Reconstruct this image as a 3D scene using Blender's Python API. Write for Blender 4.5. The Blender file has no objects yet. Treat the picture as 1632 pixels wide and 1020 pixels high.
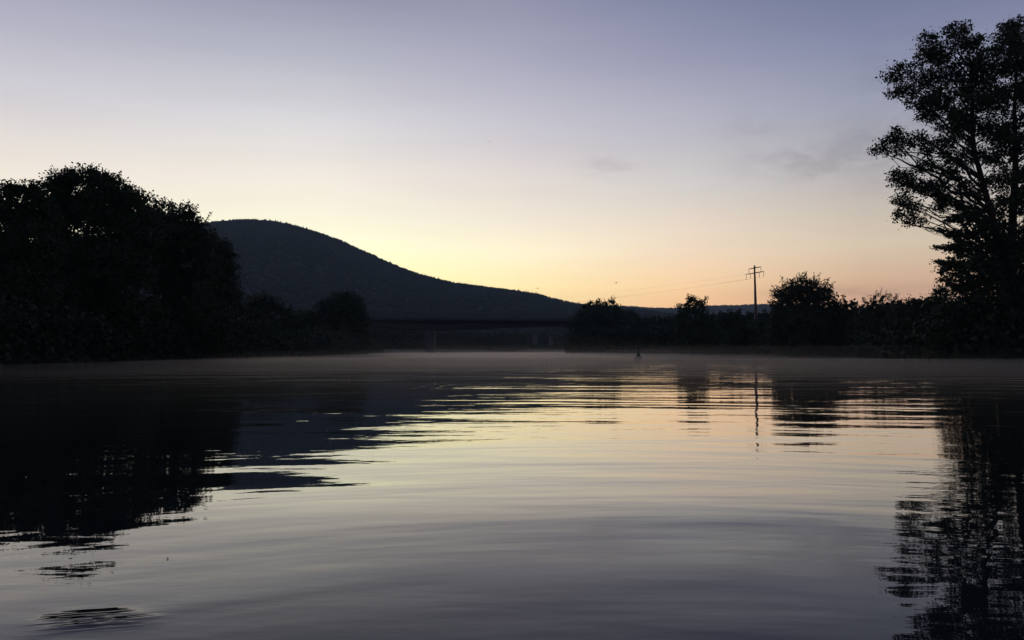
import bpy, math, random
import numpy as np
from mathutils import Vector, noise as mnoise

R = math.radians
sc = bpy.context.scene
col = sc.collection
rng = np.random.default_rng(7)

# ------------------------------------------------------------------ camera
CAM_H = 1.0                      # eye height over the water, from a small boat
F = 1269.3                       # focal length in photo pixels (28 mm on 36 mm)
PITCH = math.atan(49 / F)
cam_d = bpy.data.cameras.new('camera')
cam_d.lens = 28
cam_d.sensor_width = 36
cam_d.clip_start = 0.05
cam_d.clip_end = 20000
cam = bpy.data.objects.new('camera', cam_d)
cam.location = (0, 0, CAM_H)
cam.rotation_euler = (R(90) + PITCH, 0, 0)
col.objects.link(cam)
sc.camera = cam

# ------------------------------------------------------------------ view
sc.view_settings.view_transform = 'Standard'
sc.view_settings.look = 'None'
sc.view_settings.exposure = 0
sc.view_settings.gamma = 1
sc.view_settings.use_curve_mapping = False
sc.render.engine = 'CYCLES'
sc.cycles.use_denoising = True
sc.cycles.max_bounces = 6
sc.cycles.volume_bounces = 0
sc.cycles.diffuse_bounces = 1
sc.cycles.glossy_bounces = 3

# ------------------------------------------------------------------ world: sky before sunrise
HAZE = 0.0001                  # density of the valley haze per metre
SUN_AZ, SUN_EL = -11.0, 1.5      # degrees right of north (+Y), behind the hill
world = bpy.data.worlds.new('World')
sc.world = world
world.use_nodes = True
wt = world.node_tree
wt.nodes.clear()


def s2l(c):
    c = c / 255
    return c / 12.92 if c <= 0.04045 else ((c + 0.055) / 1.055) ** 2.4


class NT:
    """small helper to write node trees"""
    def __init__(self, t):
        self.t = t

    def n(self, typ, **kw):
        nd = self.t.nodes.new(typ)
        for k, v in kw.items():
            setattr(nd, k, v)
        return nd

    def put(self, sock, v):
        if isinstance(v, bpy.types.NodeSocket):
            self.t.links.new(v, sock)
        else:
            sock.default_value = v

    def m(self, op, a, b=None, c=None, clamp=False):
        nd = self.n('ShaderNodeMath', operation=op)
        nd.use_clamp = clamp
        self.put(nd.inputs[0], a)
        if b is not None:
            self.put(nd.inputs[1], b)
        if c is not None:
            self.put(nd.inputs[2], c)
        return nd.outputs[0]

    def mr(self, v, a, b, c=0.0, d=1.0, smooth=False):
        nd = self.n('ShaderNodeMapRange')
        nd.clamp = True
        if smooth:
            nd.interpolation_type = 'SMOOTHSTEP'
        for i, x in enumerate((v, a, b, c, d)):
            self.put(nd.inputs[i], x)
        return nd.outputs[0]

    def mix(self, f, a, b, mode='MIX'):
        nd = self.n('ShaderNodeMix', data_type='RGBA', blend_type=mode)
        self.put(nd.inputs[0], f)
        self.put(nd.inputs[6], a)
        self.put(nd.inputs[7], b)
        return nd.outputs[2]

    def xyz(self, x, y, z=0.0):
        nd = self.n('ShaderNodeCombineXYZ')
        for i, v in enumerate((x, y, z)):
            self.put(nd.inputs[i], v)
        return nd.outputs[0]

    def noise(self, vec, scale=1.0, detail=2.0, rough=0.5, dist=0.0):
        nd = self.n('ShaderNodeTexNoise')
        self.put(nd.inputs['Vector'], vec)
        nd.inputs['Scale'].default_value = scale
        nd.inputs['Detail'].default_value = detail
        nd.inputs['Roughness'].default_value = rough
        nd.inputs['Distortion'].default_value = dist
        return nd.outputs['Fac']

    def ramp(self, fac, stops):
        nd = self.n('ShaderNodeValToRGB')
        cr = nd.color_ramp
        cr.interpolation = 'LINEAR'
        while len(cr.elements) > 1:
            cr.elements.remove(cr.elements[-1])
        first = True
        for p, c in stops:
            if first:
                e = cr.elements[0]
                e.position = p
                first = False
            else:
                e = cr.elements.new(p)
            e.color = (s2l(c[0]), s2l(c[1]), s2l(c[2]), 1)
        self.put(nd.inputs[0], fac)
        return nd.outputs[0]


W = NT(wt)
tc = W.n('ShaderNodeTexCoord')
sep = W.n('ShaderNodeSeparateXYZ')
wt.links.new(tc.outputs['Generated'], sep.inputs[0])
sx, sy, sz = sep.outputs
el = W.m('MULTIPLY', W.m('ARCSINE', W.m('MINIMUM', W.m('MAXIMUM', sz, -1.0), 1.0)), 57.29578)
az = W.m('MULTIPLY', W.m('ARCTAN2', sx, sy), 57.29578)


def st(rows):            # photo row -> elevation / 90
    out = []
    for y, c in rows:
        e = math.degrees(math.atan((559 - y) / F)) if y < 1000 else 0
        out.append((max(e, 0) / 90, c))
    return out


def zen(rows, zc, mid):
    return st(rows) + [(0.45, mid), (1.0, zc)]


e01 = W.m('DIVIDE', W.m('ABSOLUTE', el), 90.0)
Z = (58, 68, 104)
colA = W.ramp(e01, zen([(559, (250, 214, 150)), (470, (272, 262, 176)), (430, (270, 268, 203)), (390, (264, 262, 222)),
                        (340, (252, 246, 224)), (300, (247, 239, 225)), (250, (234, 229, 223)), (200, (220, 218, 221)),
                        (100, (184, 185, 198)), (0, (150, 152, 174))], Z, (106, 114, 148)))
colM = W.ramp(e01, zen([(559, (240, 190, 130)), (460, (270, 245, 178)), (400, (264, 252, 214)), (350, (246, 235, 216)), (300, (235, 225, 215)),
                        (250, (219, 212, 212)), (200, (204, 201, 209)), (100, (175, 174, 193)), (0, (150, 151, 174))], Z, (106, 114, 148)))
colN = W.ramp(e01, zen([(559, (215, 155, 118)), (500, (254, 196, 140)), (460, (258, 214, 160)), (400, (246, 222, 193)), (350, (231, 216, 200)), (300, (213, 208, 204)),
                        (250, (198, 195, 199)), (200, (184, 183, 196)), (100, (152, 154, 178)), (0, (127, 132, 161))], Z, (94, 104, 140)))
colB = W.ramp(e01, zen([(559, (186, 138, 118)), (490, (213, 166, 134)), (460, (215, 176, 141)), (400, (217, 199, 173)), (350, (201, 189, 176)),
                        (300, (183, 179, 179)), (200, (158, 161, 178)), (100, (133, 138, 167)), (20, (110, 119, 150))], Z, (78, 88, 126)))
colC = W.ramp(e01, [(0, (72, 70, 88)), (0.05, (84, 82, 104)), (0.15, (86, 90, 120)), (0.3, (76, 86, 120)), (1.0, Z)])
# azimuth distance from the glow; the dawn fades more slowly to the left, behind the hill
a0 = W.m('ADD', az, 14.0)
a1 = W.m('ABSOLUTE', a0)
lq = W.m('DIVIDE', a1, 10.0)
a2 = W.m('ADD', W.m('MULTIPLY', W.m('GREATER_THAN', a0, 0.0), a1),
         W.m('MULTIPLY', W.m('LESS_THAN', a0, 0.0), W.m('ADD', W.m('MULTIPLY', a1, 0.45), W.m('MULTIPLY', W.m('MULTIPLY', lq, lq), 0.25))))
c1 = W.mix(W.mr(a2, 1.0, 13.5), colA, colM)
c1 = W.mix(W.mr(a2, 13.5, 26.6), c1, colN)
c2 = W.mix(W.mr(a2, 26.6, 38.0), c1, colB)
c3 = W.mix(W.mr(a2, 38.0, 110.0), c2, colC)
# thin clouds: small faint grey wisps above the right bank, low streaks near the horizon
cn = W.noise(W.xyz(W.m('MULTIPLY', az, 0.42), W.m('MULTIPLY', el, 0.95), 3.1), 1.0, 4.0, 0.6, 0.4)


def blob(ax, ex, ra, re, k):
    dx = W.m('DIVIDE', W.m('SUBTRACT', az, ax), ra)
    dy = W.m('DIVIDE', W.m('SUBTRACT', el, ex), re)
    d = W.m('ADD', W.m('MULTIPLY', dx, dx), W.m('MULTIPLY', dy, dy))
    return W.m('MULTIPLY', W.m('EXPONENT', W.m('MULTIPLY', d, -1.0)), k)


bl = blob(7.2, 13.2, 2.2, 0.9, 0.9)
for b in ((20.5, 12.6, 4.0, 1.1, 1.3), (25.5, 13.6, 3.5, 1.6, 1.0), (16.8, 15.4, 1.6, 1.0, 0.8), (27.5, 17.5, 4.0, 2.5, 0.7),
          (23.5, 3.9, 7.0, 0.45, 1.1), (27.0, 10.8, 2.5, 0.7, 0.6)):
    bl = W.m('ADD', bl, blob(*b))
cloud = W.m('MULTIPLY', bl, W.mr(cn, 0.34, 0.72))
wide = W.m('MULTIPLY', W.mr(W.noise(W.xyz(W.m('MULTIPLY', az, 0.06), W.m('MULTIPLY', el, 0.5), 9.0), 1.0, 3.0, 0.6), 0.45, 0.75), 0.10)
cf = W.m('MINIMUM', W.m('ADD', W.m('MULTIPLY', cloud, 0.60), wide), 0.45)
c4 = W.mix(cf, c3, W.mix(0.0, W.mix(1.0, c3, (0.62, 0.60, 0.64, 1), 'MULTIPLY'), c3))
below = W.mr(el, -1.0, -12.0)
c5 = W.mix(below, c4, (0.012, 0.014, 0.016, 1))
# the low sky shines through kilometres of hazy valley air
air = W.m('EXPONENT', W.m('MULTIPLY', W.m('MINIMUM', W.m('DIVIDE', 400.0, W.m('MAXIMUM', sz, 0.02)), 5000.0), HAZE * 0.75))

sky = W.n('ShaderNodeTexSky', sky_type='NISHITA')
sky.sun_disc = False
sky.sun_elevation = R(SUN_EL)
sky.sun_rotation = R(SUN_AZ)
sky.altitude = 150
bg1 = W.n('ShaderNodeBackground')
wt.links.new(c5, bg1.inputs[0])
wt.links.new(air, bg1.inputs[1])
bg2 = W.n('ShaderNodeBackground')
wt.links.new(sky.outputs[0], bg2.inputs[0])
bg2.inputs[1].default_value = 0.002
ad = W.n('ShaderNodeAddShader')
wt.links.new(bg1.outputs[0], ad.inputs[0])
wt.links.new(bg2.outputs[0], ad.inputs[1])
wo = W.n('ShaderNodeOutputWorld')
wt.links.new(ad.outputs[0], wo.inputs[0])
world.cycles.sampling_method = 'MANUAL'
world.cycles.sample_map_resolution = 1024

# the sun itself is still behind the hill
sun_d = bpy.data.lights.new('sun', 'SUN')
sun_d.energy = 0.3
sun_d.angle = R(0.5)
sun_d.color = (1.0, 0.75, 0.5)
sun = bpy.data.objects.new('sun', sun_d)
sd = Vector((math.sin(R(SUN_AZ)) * math.cos(R(SUN_EL)), math.cos(R(SUN_AZ)) * math.cos(R(SUN_EL)), math.sin(R(SUN_EL))))
sun.rotation_euler = (-sd).to_track_quat('-Z', 'Y').to_euler()
col.objects.link(sun)


# ------------------------------------------------------------------ helpers
def P(px, py, Y):
    """point at forward distance Y that the photo shows at pixel px, py"""
    u = (px - 816) / F
    v = (510 - py) / F
    dy = math.cos(PITCH) - v * math.sin(PITCH)
    dz = math.sin(PITCH) + v * math.cos(PITCH)
    t = Y / dy
    return np.array([u * t, Y, CAM_H + dz * t])


def proj(p):
    """world points (n,3) -> photo pixels"""
    x, y, z = p[:, 0], p[:, 1], p[:, 2] - CAM_H
    f = y * math.cos(PITCH) + z * math.sin(PITCH)
    u = -y * math.sin(PITCH) + z * math.cos(PITCH)
    return 816 + F * x / f, 510 - F * u / f


def tag(o, label=None, cat=None, group=None, kind=None):
    if label:
        o['label'] = label
    if cat:
        o['category'] = cat
    if group:
        o['group'] = group
    if kind:
        o['kind'] = kind
    return o


def empty(name, loc):
    o = bpy.data.objects.new(name, None)
    o.location = loc
    o.empty_display_size = 0.5
    col.objects.link(o)
    return o


def link_mesh(name, me, mat, parent=None, origin=None):
    o = bpy.data.objects.new(name, me)
    if mat:
        me.materials.append(mat)
    if parent is not None:
        o.parent = parent
    col.objects.link(o)
    return o


def np_mesh(name, V, Fc, smooth=False):
    """V (n,3); Fc (m,k) constant k"""
    V = np.asarray(V, dtype=np.float32)
    Fc = np.asarray(Fc, dtype=np.int32)
    me = bpy.data.meshes.new(name)
    me.vertices.add(len(V))
    me.vertices.foreach_set('co', V.ravel())
    m, k = Fc.shape
    me.loops.add(m * k)
    me.loops.foreach_set('vertex_index', Fc.ravel())
    me.polygons.add(m)
    me.polygons.foreach_set('loop_start', np.arange(m, dtype=np.int32) * k)
    me.polygons.foreach_set('loop_total', np.full(m, k, dtype=np.int32))
    if smooth:
        me.polygons.foreach_set('use_smooth', np.ones(m, dtype=bool))
    me.update(calc_edges=True)
    return me


class MB:
    """collects quads in world space; built relative to an origin"""
    def __init__(self):
        self.v, self.f, self.n = [], [], 0

    def add(self, V, Fq):
        V = np.asarray(V, dtype=float)
        self.v.append(V)
        self.f.append(np.asarray(Fq, dtype=int) + self.n)
        self.n += len(V)

    def tube(self, pts, rad, k=6):
        pts = np.asarray(pts, dtype=float)
        rad = np.broadcast_to(np.asarray(rad, dtype=float), (len(pts),))
        T = np.gradient(pts, axis=0)
        T /= np.linalg.norm(T, axis=1)[:, None] + 1e-9
        ref = np.array([0.0, 0.0, 1.0]) if abs(T[0, 2]) < 0.8 else np.array([1.0, 0.0, 0.0])
        A = np.cross(T, ref)
        A /= np.linalg.norm(A, axis=1)[:, None] + 1e-9
        B = np.cross(T, A)
        an = np.arange(k) / k * 2 * np.pi
        V = pts[:, None, :] + rad[:, None, None] * (np.cos(an)[None, :, None] * A[:, None, :] + np.sin(an)[None, :, None] * B[:, None, :])
        V = V.reshape(-1, 3)
        n = len(pts)
        i = np.arange(n - 1)[:, None] * k
        j = np.arange(k)[None, :]
        j2 = (j + 1) % k
        Q = np.stack([i + j, i + j2, i + k + j2, i + k + j], -1).reshape(-1, 4)
        # caps as quads fan (degenerate-free for even k)
        caps = []
        for base in (0, (n - 1) * k):
            for c in range(1, k - 1, 2):
                caps.append([base, base + c, base + c + 1, base + (c + 2) % k] if c + 2 < k or (c + 2) % k else [base, base + c, base + c + 1, base + c + 1])
        caps = [q for q in caps if len(set(q)) == 4]
        self.add(V, np.vstack([Q, np.array(caps)]) if caps else Q)

    def box(self, c, s, rz=0.0):
        c = np.asarray(c, dtype=float)
        sx_, sy_, sz_ = [a / 2 for a in s]
        V = np.array([[x, y, z] for z in (-sz_, sz_) for x, y in ((-sx_, -sy_), (sx_, -sy_), (sx_, sy_), (-sx_, sy_))])
        cr, sr = math.cos(rz), math.sin(rz)
        V = np.stack([V[:, 0] * cr - V[:, 1] * sr, V[:, 0] * sr + V[:, 1] * cr, V[:, 2]], -1) + c
        self.add(V, [[0, 3, 2, 1], [4, 5, 6, 7], [0, 1, 5, 4], [1, 2, 6, 5], [2, 3, 7, 6], [3, 0, 4, 7]])

    def build(self, name, mat, parent=None, smooth=False):
        V = np.vstack(self.v)
        Fq = np.vstack(self.f)
        if parent is not None:
            V = V - np.array(parent['_o'])
        return link_mesh(name, np_mesh(name, V, Fq, smooth), mat, parent)


def thing(name, loc, label, cat, group=None):
    o = empty(name, [float(a) for a in loc])
    o['_o'] = [float(a) for a in loc]
    return tag(o, label, cat, group)


# ------------------------------------------------------------------ materials
def mat_base(name, colr, rough=0.85, var=0.35, scale=1.0, spec=0.2):
    m = bpy.data.materials.new(name)
    m.use_nodes = True
    t = NT(m.node_tree)
    b = m.node_tree.nodes['Principled BSDF']
    tcx = t.n('ShaderNodeTexCoord')
    nz = t.noise(tcx.outputs['Object'], scale, 4.0, 0.6)
    c = t.mix(nz, tuple(x * (1 - var) for x in colr) + (1,), tuple(x * (1 + var) for x in colr) + (1,))
    m.node_tree.links.new(c, b.inputs['Base Color'])
    b.inputs['Roughness'].default_value = rough
    b.inputs['Specular IOR Level'].default_value = spec
    return m


M_LEAF = mat_base('leaf_green', (0.035, 0.05, 0.018), 0.7, 0.5, 0.6)
M_LEAF2 = mat_base('willow_green', (0.045, 0.055, 0.028), 0.7, 0.5, 0.5)
M_LEAF3 = mat_base('dark_green', (0.028, 0.042, 0.018), 0.75, 0.4, 0.4)
M_BARK = mat_base('bark', (0.035, 0.029, 0.023), 0.9, 0.5, 3.0)
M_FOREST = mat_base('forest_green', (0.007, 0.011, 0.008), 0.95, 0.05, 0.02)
M_GROUND = mat_base('meadow_soil', (0.05, 0.055, 0.03), 0.95, 0.4, 0.15)
M_CONC = mat_base('weathered_concrete', (0.065, 0.066, 0.064), 0.85, 0.25, 0.7)
M_STEELD = mat_base('dark_steel', (0.10, 0.10, 0.105), 0.6, 0.2, 2.0, 0.4)
M_RUST = mat_base('red_brown_paint', (0.055, 0.03, 0.026), 0.55, 0.3, 2.0, 0.4)
M_PLAST = mat_base('grey_render', (0.13, 0.125, 0.12), 0.85, 0.1, 0.5)
M_TILE = mat_base('roof_tile', (0.14, 0.07, 0.05), 0.85, 0.3, 2.0)
M_GLASS = mat_base('window_glass', (0.03, 0.035, 0.04), 0.15, 0.1, 1.0, 0.5)
M_BIRD = mat_base('dark_feather', (0.03, 0.028, 0.026), 0.7, 0.2, 8.0)
M_BUOY = mat_base('green_paint', (0.016, 0.032, 0.022), 0.6, 0.2, 4.0, 0.4)
M_INSUL = mat_base('glazed_ceramic', (0.12, 0.08, 0.06), 0.3, 0.1, 4.0, 0.5)

# ------------------------------------------------------------------ ground with the river bed cut in
LEFT = [(-34, -400), (-35, 0), (-35.5, 40), (-34.5, 58), (-33, 80), (-32.5, 98), (-35, 150), (-37.5, 211), (-46, 260), (-52, 330), (-42, 410),
        (-5, 500), (60, 600), (250, 760), (700, 900)]
RIGHT = [(75, -400), (70, 20), (62, 60), (55, 76), (46, 80), (43, 84), (45, 98), (50, 114), (55, 135), (60, 165), (62, 190), (57, 220),
         (38, 250), (21, 264), (17.5, 274), (20, 300), (32, 340), (70, 440), (170, 540), (330, 640), (760, 790)]
POLY = np.array(LEFT + RIGHT[::-1], dtype=float)


def river_sd(x, y):
    """signed distance to the river outline, negative in the river"""
    p = np.stack([x, y], -1)
    d = np.full(x.shape, 1e9)
    inside = np.zeros(x.shape, dtype=bool)
    n = len(POLY)
    for i in range(n):
        a, b = POLY[i], POLY[(i + 1) % n]
        ab = b - a
        t = np.clip(((p - a) @ ab) / (ab @ ab), 0, 1)
        d = np.minimum(d, np.linalg.norm(p - (a + t[..., None] * ab), axis=-1))
        c = ((a[1] > p[..., 1]) != (b[1] > p[..., 1])) & (p[..., 0] < (b[0] - a[0]) * (p[..., 1] - a[1]) / (b[1] - a[1] + 1e-12) + a[0])
        inside ^= c
    return np.where(inside, -d, d)


def vnoise(x, y, s, seed=0):
    """cheap smooth value noise, vectorised"""
    x = x / s
    y = y / s
    xi, yi = np.floor(x).astype(np.int64), np.floor(y).astype(np.int64)
    xf, yf = x - xi, y - yi

    def h(a, b):
        n = (a * 374761393 + b * 668265263 + seed * 974634777) & 0xffffffff
        n = ((n ^ (n >> 13)) * 1274126177) & 0xffffffff
        return ((n ^ (n >> 16)) & 0xffff) / 65535.0
    u, v = xf * xf * (3 - 2 * xf), yf * yf * (3 - 2 * yf)
    return (h(xi, yi) * (1 - u) + h(xi + 1, yi) * u) * (1 - v) + (h(xi, yi + 1) * (1 - u) + h(xi + 1, yi + 1) * u) * v


def ground_z(x, y):
    d = river_sd(x, y)
    t = np.clip((d + 2.5) / 8.0, 0, 1)
    t = t * t * (3 - 2 * t)
    z = -1.6 + t * 3.0
    z += np.clip(d - 4, 0, 60) * 0.02 + (vnoise(x, y, 9, 3) - 0.5) * 0.5 * t
    return z


def grid_mesh(name, xs, ys, zf, mat, kind='structure'):
    X, Y = np.meshgrid(xs, ys)
    Zz = zf(X, Y)
    V = np.stack([X, Y, Zz], -1).reshape(-1, 3)
    nx, ny = len(xs), len(ys)
    i = np.arange(ny - 1)[:, None] * nx + np.arange(nx - 1)[None, :]
    Q = np.stack([i, i + 1, i + nx + 1, i + nx], -1).reshape(-1, 4)
    o = link_mesh(name, np_mesh(name, V, Q, True), mat)
    return tag(o, kind=kind)


def spaced(lo, a, b, hi, step, g=1.25):
    mid = list(np.arange(a, b, step))
    up, x, s = [], b, step
    while x < hi:
        up.append(x)
        s *= g
        x += s
    up.append(hi)
    dn, x, s = [], a - step, step
    while x > lo:
        dn.append(x)
        s *= g
        x -= s
    dn.append(lo)
    return np.array(dn[::-1] + mid + up)


grid_mesh('ground', spaced(-5150, -80, 110, 5150, 1.6), spaced(-5150, -40, 420, 5150, 2.0), ground_z, M_GROUND)

# ------------------------------------------------------------------ water
wm = bpy.data.materials.new('river_water')
wm.use_nodes = True
T = NT(wm.node_tree)
pb = wm.node_tree.nodes['Principled BSDF']
pb.inputs['Base Color'].default_value = (0.008, 0.011, 0.012, 1)
pb.inputs['Roughness'].default_value = 0.015
pb.inputs['IOR'].default_value = 1.333
tcw = T.n('ShaderNodeTexCoord')
sp = T.n('ShaderNodeSeparateXYZ')
wm.node_tree.links.new(tcw.outputs['Object'], sp.inputs[0])
wx, wy = sp.outputs[0], sp.outputs[1]
# rings spreading from the boat (its wake lies under the camera)
bx, by = 0.8, -1.5
dx = T.m('SUBTRACT', wx, bx)
dy = T.m('SUBTRACT', wy, by)
rr = T.m('SQRT', T.m('ADD', T.m('MULTIPLY', dx, dx), T.m('MULTIPLY', dy, dy)))
th = T.m('ARCTAN2', dx, dy)


def comp(vec, amp, detail, rough=0.5, dist=0.0):
    return T.m('MULTIPLY', T.noise(vec, 1.0, detail, rough, dist), amp)


swell = comp(T.xyz(T.m('MULTIPLY', rr, 0.55), T.m('MULTIPLY', th, 1.6), 0.0), 0.023, 2.0, 0.45)
rings = comp(T.xyz(T.m('MULTIPLY', rr, 1.6), T.m('MULTIPLY', th, 2.2), 5.0), 0.0075, 2.5, 0.5, 0.2)
rip = comp(T.xyz(T.m('MULTIPLY', wx, 0.55), T.m('MULTIPLY', wy, 1.25), 2.0), 0.014, 3.0, 0.5, 0.3)
mid = comp(T.xyz(T.m('MULTIPLY', wx, 1.7), T.m('MULTIPLY', wy, 5.0), 4.0), 0.0011, 2.0, 0.5)
fine = comp(T.xyz(T.m('MULTIPLY', wx, 6.0), T.m('MULTIPLY', wy, 15.0), 7.0), 0.00042, 2.0, 0.5)
longw = comp(T.xyz(T.m('MULTIPLY', wx, 0.2), T.m('MULTIPLY', wy, 0.5), 12.0), 0.020, 1.0, 0.4, 0.4)
patch = T.mr(T.noise(T.xyz(T.m('MULTIPLY', wx, 0.10), T.m('MULTIPLY', wy, 0.16), 1.0), 1.0, 3.0, 0.5), 0.38, 0.62, 0.25, 1.25, True)
near = T.mr(rr, 8.0, 16.0, 0.30, 1.0, True)
h = T.m('ADD', T.m('ADD', T.m('ADD', swell, longw), rings), T.m('ADD', T.m('MULTIPLY', T.m('ADD', mid, fine), patch), T.m('MULTIPLY', rip, T.m('MULTIPLY', patch, near))))
# one small patch of steeper wavelets at the lower left
gx = T.m('DIVIDE', T.m('ADD', wx, 1.54), 0.15)
gy = T.m('DIVIDE', T.m('SUBTRACT', wy, 3.0), 0.085)
gm = T.m('EXPONENT', T.m('MULTIPLY', T.m('ADD', T.m('MULTIPLY', gx, gx), T.m('MULTIPLY', gy, gy)), -1.0))
wl = T.noise(T.xyz(T.m('MULTIPLY', wx, 3.0), T.m('MULTIPLY', T.m('SUBTRACT', wy, T.m('MULTIPLY', wx, 0.25)), 20.0), 0.0), 1.0, 2.0, 0.5)
h = T.m('ADD', h, T.m('MULTIPLY', T.m('MULTIPLY', gm, wl), 0.026))
bp = T.n('ShaderNodeBump')
bp.inputs['Strength'].default_value = 1.0
bp.inputs['Distance'].default_value = 1.0
T.put(bp.inputs['Height'], h)
wm.node_tree.links.new(bp.outputs[0], pb.inputs['Normal'])
# reflectance rises quickly towards grazing view, as on real smooth water
fr = T.n('ShaderNodeFresnel')
fr.inputs['IOR'].default_value = 1.333
wm.node_tree.links.new(bp.outputs[0], fr.inputs['Normal'])
gl = T.n('ShaderNodeBsdfGlossy')
gl.inputs['Roughness'].default_value = 0.012
gl.inputs['Color'].default_value = (1, 1, 1, 1)
wm.node_tree.links.new(bp.outputs[0], gl.inputs['Normal'])
df = T.n('ShaderNodeBsdfDiffuse')
df.inputs['Color'].default_value = (0.012, 0.015, 0.015, 1)
fac = T.m('MINIMUM', T.m('MULTIPLY', fr.outputs[0], T.mr(fr.outputs[0], 0.15, 0.36, 0.86, 1.36)), 1.0)
mx = T.n('ShaderNodeMixShader')
T.put(mx.inputs[0], fac)
wm.node_tree.links.new(df.outputs[0], mx.inputs[1])
wm.node_tree.links.new(gl.outputs[0], mx.inputs[2])
wm.node_tree.links.new(mx.outputs[0], wm.node_tree.nodes['Material Output'].inputs[0])
wm.node_tree.nodes.remove(pb)
V = [(-400, -450, 0), (1200, -450, 0), (1200, 1200, 0), (-400, 1200, 0)]
tag(link_mesh('water', np_mesh('water', V, [[0, 1, 2, 3]]), wm), kind='structure')

# ------------------------------------------------------------------ hills
RIDGE_Y = 1800.0
rid = [(-900, 470), (-500, 440), (-200, 415), (0, 392), (150, 380), (250, 366), (310, 358), (345, 353), (395, 349), (440, 353), (480, 363), (520, 375), (560, 392),
       (600, 410), (640, 427), (680, 442), (720, 451), (780, 458), (840, 466), (880, 476), (915, 486), (960, 489), (1010, 492),
       (1060, 500), (1200, 520), (1400, 545), (2200, 556)]
rx = np.array([P(a, b, RIDGE_Y)[0] for a, b in rid])
rz = np.array([P(a, b, RIDGE_Y)[2] for a, b in rid]) - 7.0
HBASE = 620.0


def hill_z(x, y):
    r = np.interp(x, rx, rz)
    r = (r + np.interp(x - 25, rx, rz) + np.interp(x + 25, rx, rz)) / 3
    t = np.clip((y - HBASE) / (RIDGE_Y - HBASE), 0, 1)
    front = t ** 1.25
    tb = np.clip((y - RIDGE_Y) / 2200, 0, 1)
    back = 1 - tb * tb * (3 - 2 * tb)
    z = r * np.where(y < RIDGE_Y, front, back)
    return z + (vnoise(x, y, 120, 5) - 0.5) * 14 * t * (1 - t) * 2 * back - 2.0 * (t <= 0)


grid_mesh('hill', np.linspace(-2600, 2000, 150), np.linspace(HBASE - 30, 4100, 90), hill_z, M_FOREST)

rid2 = [(300, 530), (700, 505), (900, 495), (960, 491), (1000, 490), (1060, 492), (1100, 492), (1130, 489), (1170, 490), (1200, 488), (1225, 490), (1270, 494), (1350, 498), (1420, 492), (1500, 482),
        (1600, 478), (1800, 470), (2400, 480)]
R2Y = 3600.0
r2x = np.array([P(a, b, R2Y)[0] for a, b in rid2])
r2z = np.array([P(a, b, R2Y)[2] for a, b in rid2]) - 8.0


def hill2_z(x, y):
    r = np.interp(x, r2x, r2z)
    t = np.clip(1 - np.abs(y - R2Y) / 1400, 0, 1)
    return r * t * t * (3 - 2 * t) - 1 + (vnoise(x, y, 200, 8) - 0.5) * 16 * t


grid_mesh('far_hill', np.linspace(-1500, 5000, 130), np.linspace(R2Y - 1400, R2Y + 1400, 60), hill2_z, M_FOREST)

# ------------------------------------------------------------------ forest that covers the hills (uncountable)
ico_v = []
for lat, k in ((-0.55, 6), (0.25, 6)):
    for i in range(k):
        a = (i + (0.5 if lat > 0 else 0)) / k * 2 * np.pi
        c = math.cos(lat * 1.2)
        ico_v.append([math.cos(a) * c, math.sin(a) * c, math.sin(lat * 1.2) + 0.1])
ico_v += [[0, 0, 1.0]]
ico_v = np.array(ico_v)
ico_f = []
for i in range(6):
    j = (i + 1) % 6
    ico_f += [[i, j, 6 + i], [j, 6 + j, 6 + i], [6 + i, 6 + j, 12]]
ico_f = np.array(ico_f)


def canopy(name, pts, rad, hh, mat, label):
    n = len(pts)
    rot = rng.uniform(0, 6.28, n)
    c, s = np.cos(rot), np.sin(rot)
    b = ico_v[None] * (1 + rng.uniform(-0.22, 0.22, (n, len(ico_v), 1)))
    x = (b[..., 0] * c[:, None] - b[..., 1] * s[:, None]) * rad[:, None]
    y = (b[..., 0] * s[:, None] + b[..., 1] * c[:, None]) * rad[:, None]
    z = b[..., 2] * hh[:, None]
    V = (np.stack([x, y, z], -1) + pts[:, None, :]).reshape(-1, 3)
    Q = (ico_f[None] + (np.arange(n) * len(ico_v))[:, None, None]).reshape(-1, 3)
    return tag(link_mesh(name, np_mesh(name, V, Q, True), mat), label, 'forest', kind='stuff')


n1, n2 = 15000, 26000
x = np.concatenate([rng.uniform(-900, 700, n1), rng.uniform(-1500, 900, n2)])
y = np.concatenate([RIDGE_Y - np.abs(rng.normal(0, 60, n1)) + 12, rng.uniform(640, RIDGE_Y, n2)])
z = hill_z(x, y)
conf = vnoise(x, y, 90, 2) > 0.55
rad = np.where(conf, rng.uniform(3.0, 4.6, n1 + n2), rng.uniform(4.0, 6.5, n1 + n2))
hh = np.where(conf, rng.uniform(6.5, 9.5, n1 + n2), rng.uniform(5.0, 8.0, n1 + n2))
hh = np.where(y < 1500, hh * 0.7, hh * rng.uniform(0.75, 1.25, n1 + n2))
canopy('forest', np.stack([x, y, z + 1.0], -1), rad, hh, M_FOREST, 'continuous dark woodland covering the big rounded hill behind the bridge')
n3 = 9000
x = rng.uniform(-200, 1900, n3)
y = R2Y - np.abs(rng.normal(0, 130, n3)) + 20
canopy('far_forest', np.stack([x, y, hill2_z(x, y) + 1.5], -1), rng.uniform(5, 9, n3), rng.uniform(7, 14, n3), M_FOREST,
       'thin line of woodland along the low distant ridge right of the bridge')

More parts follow.
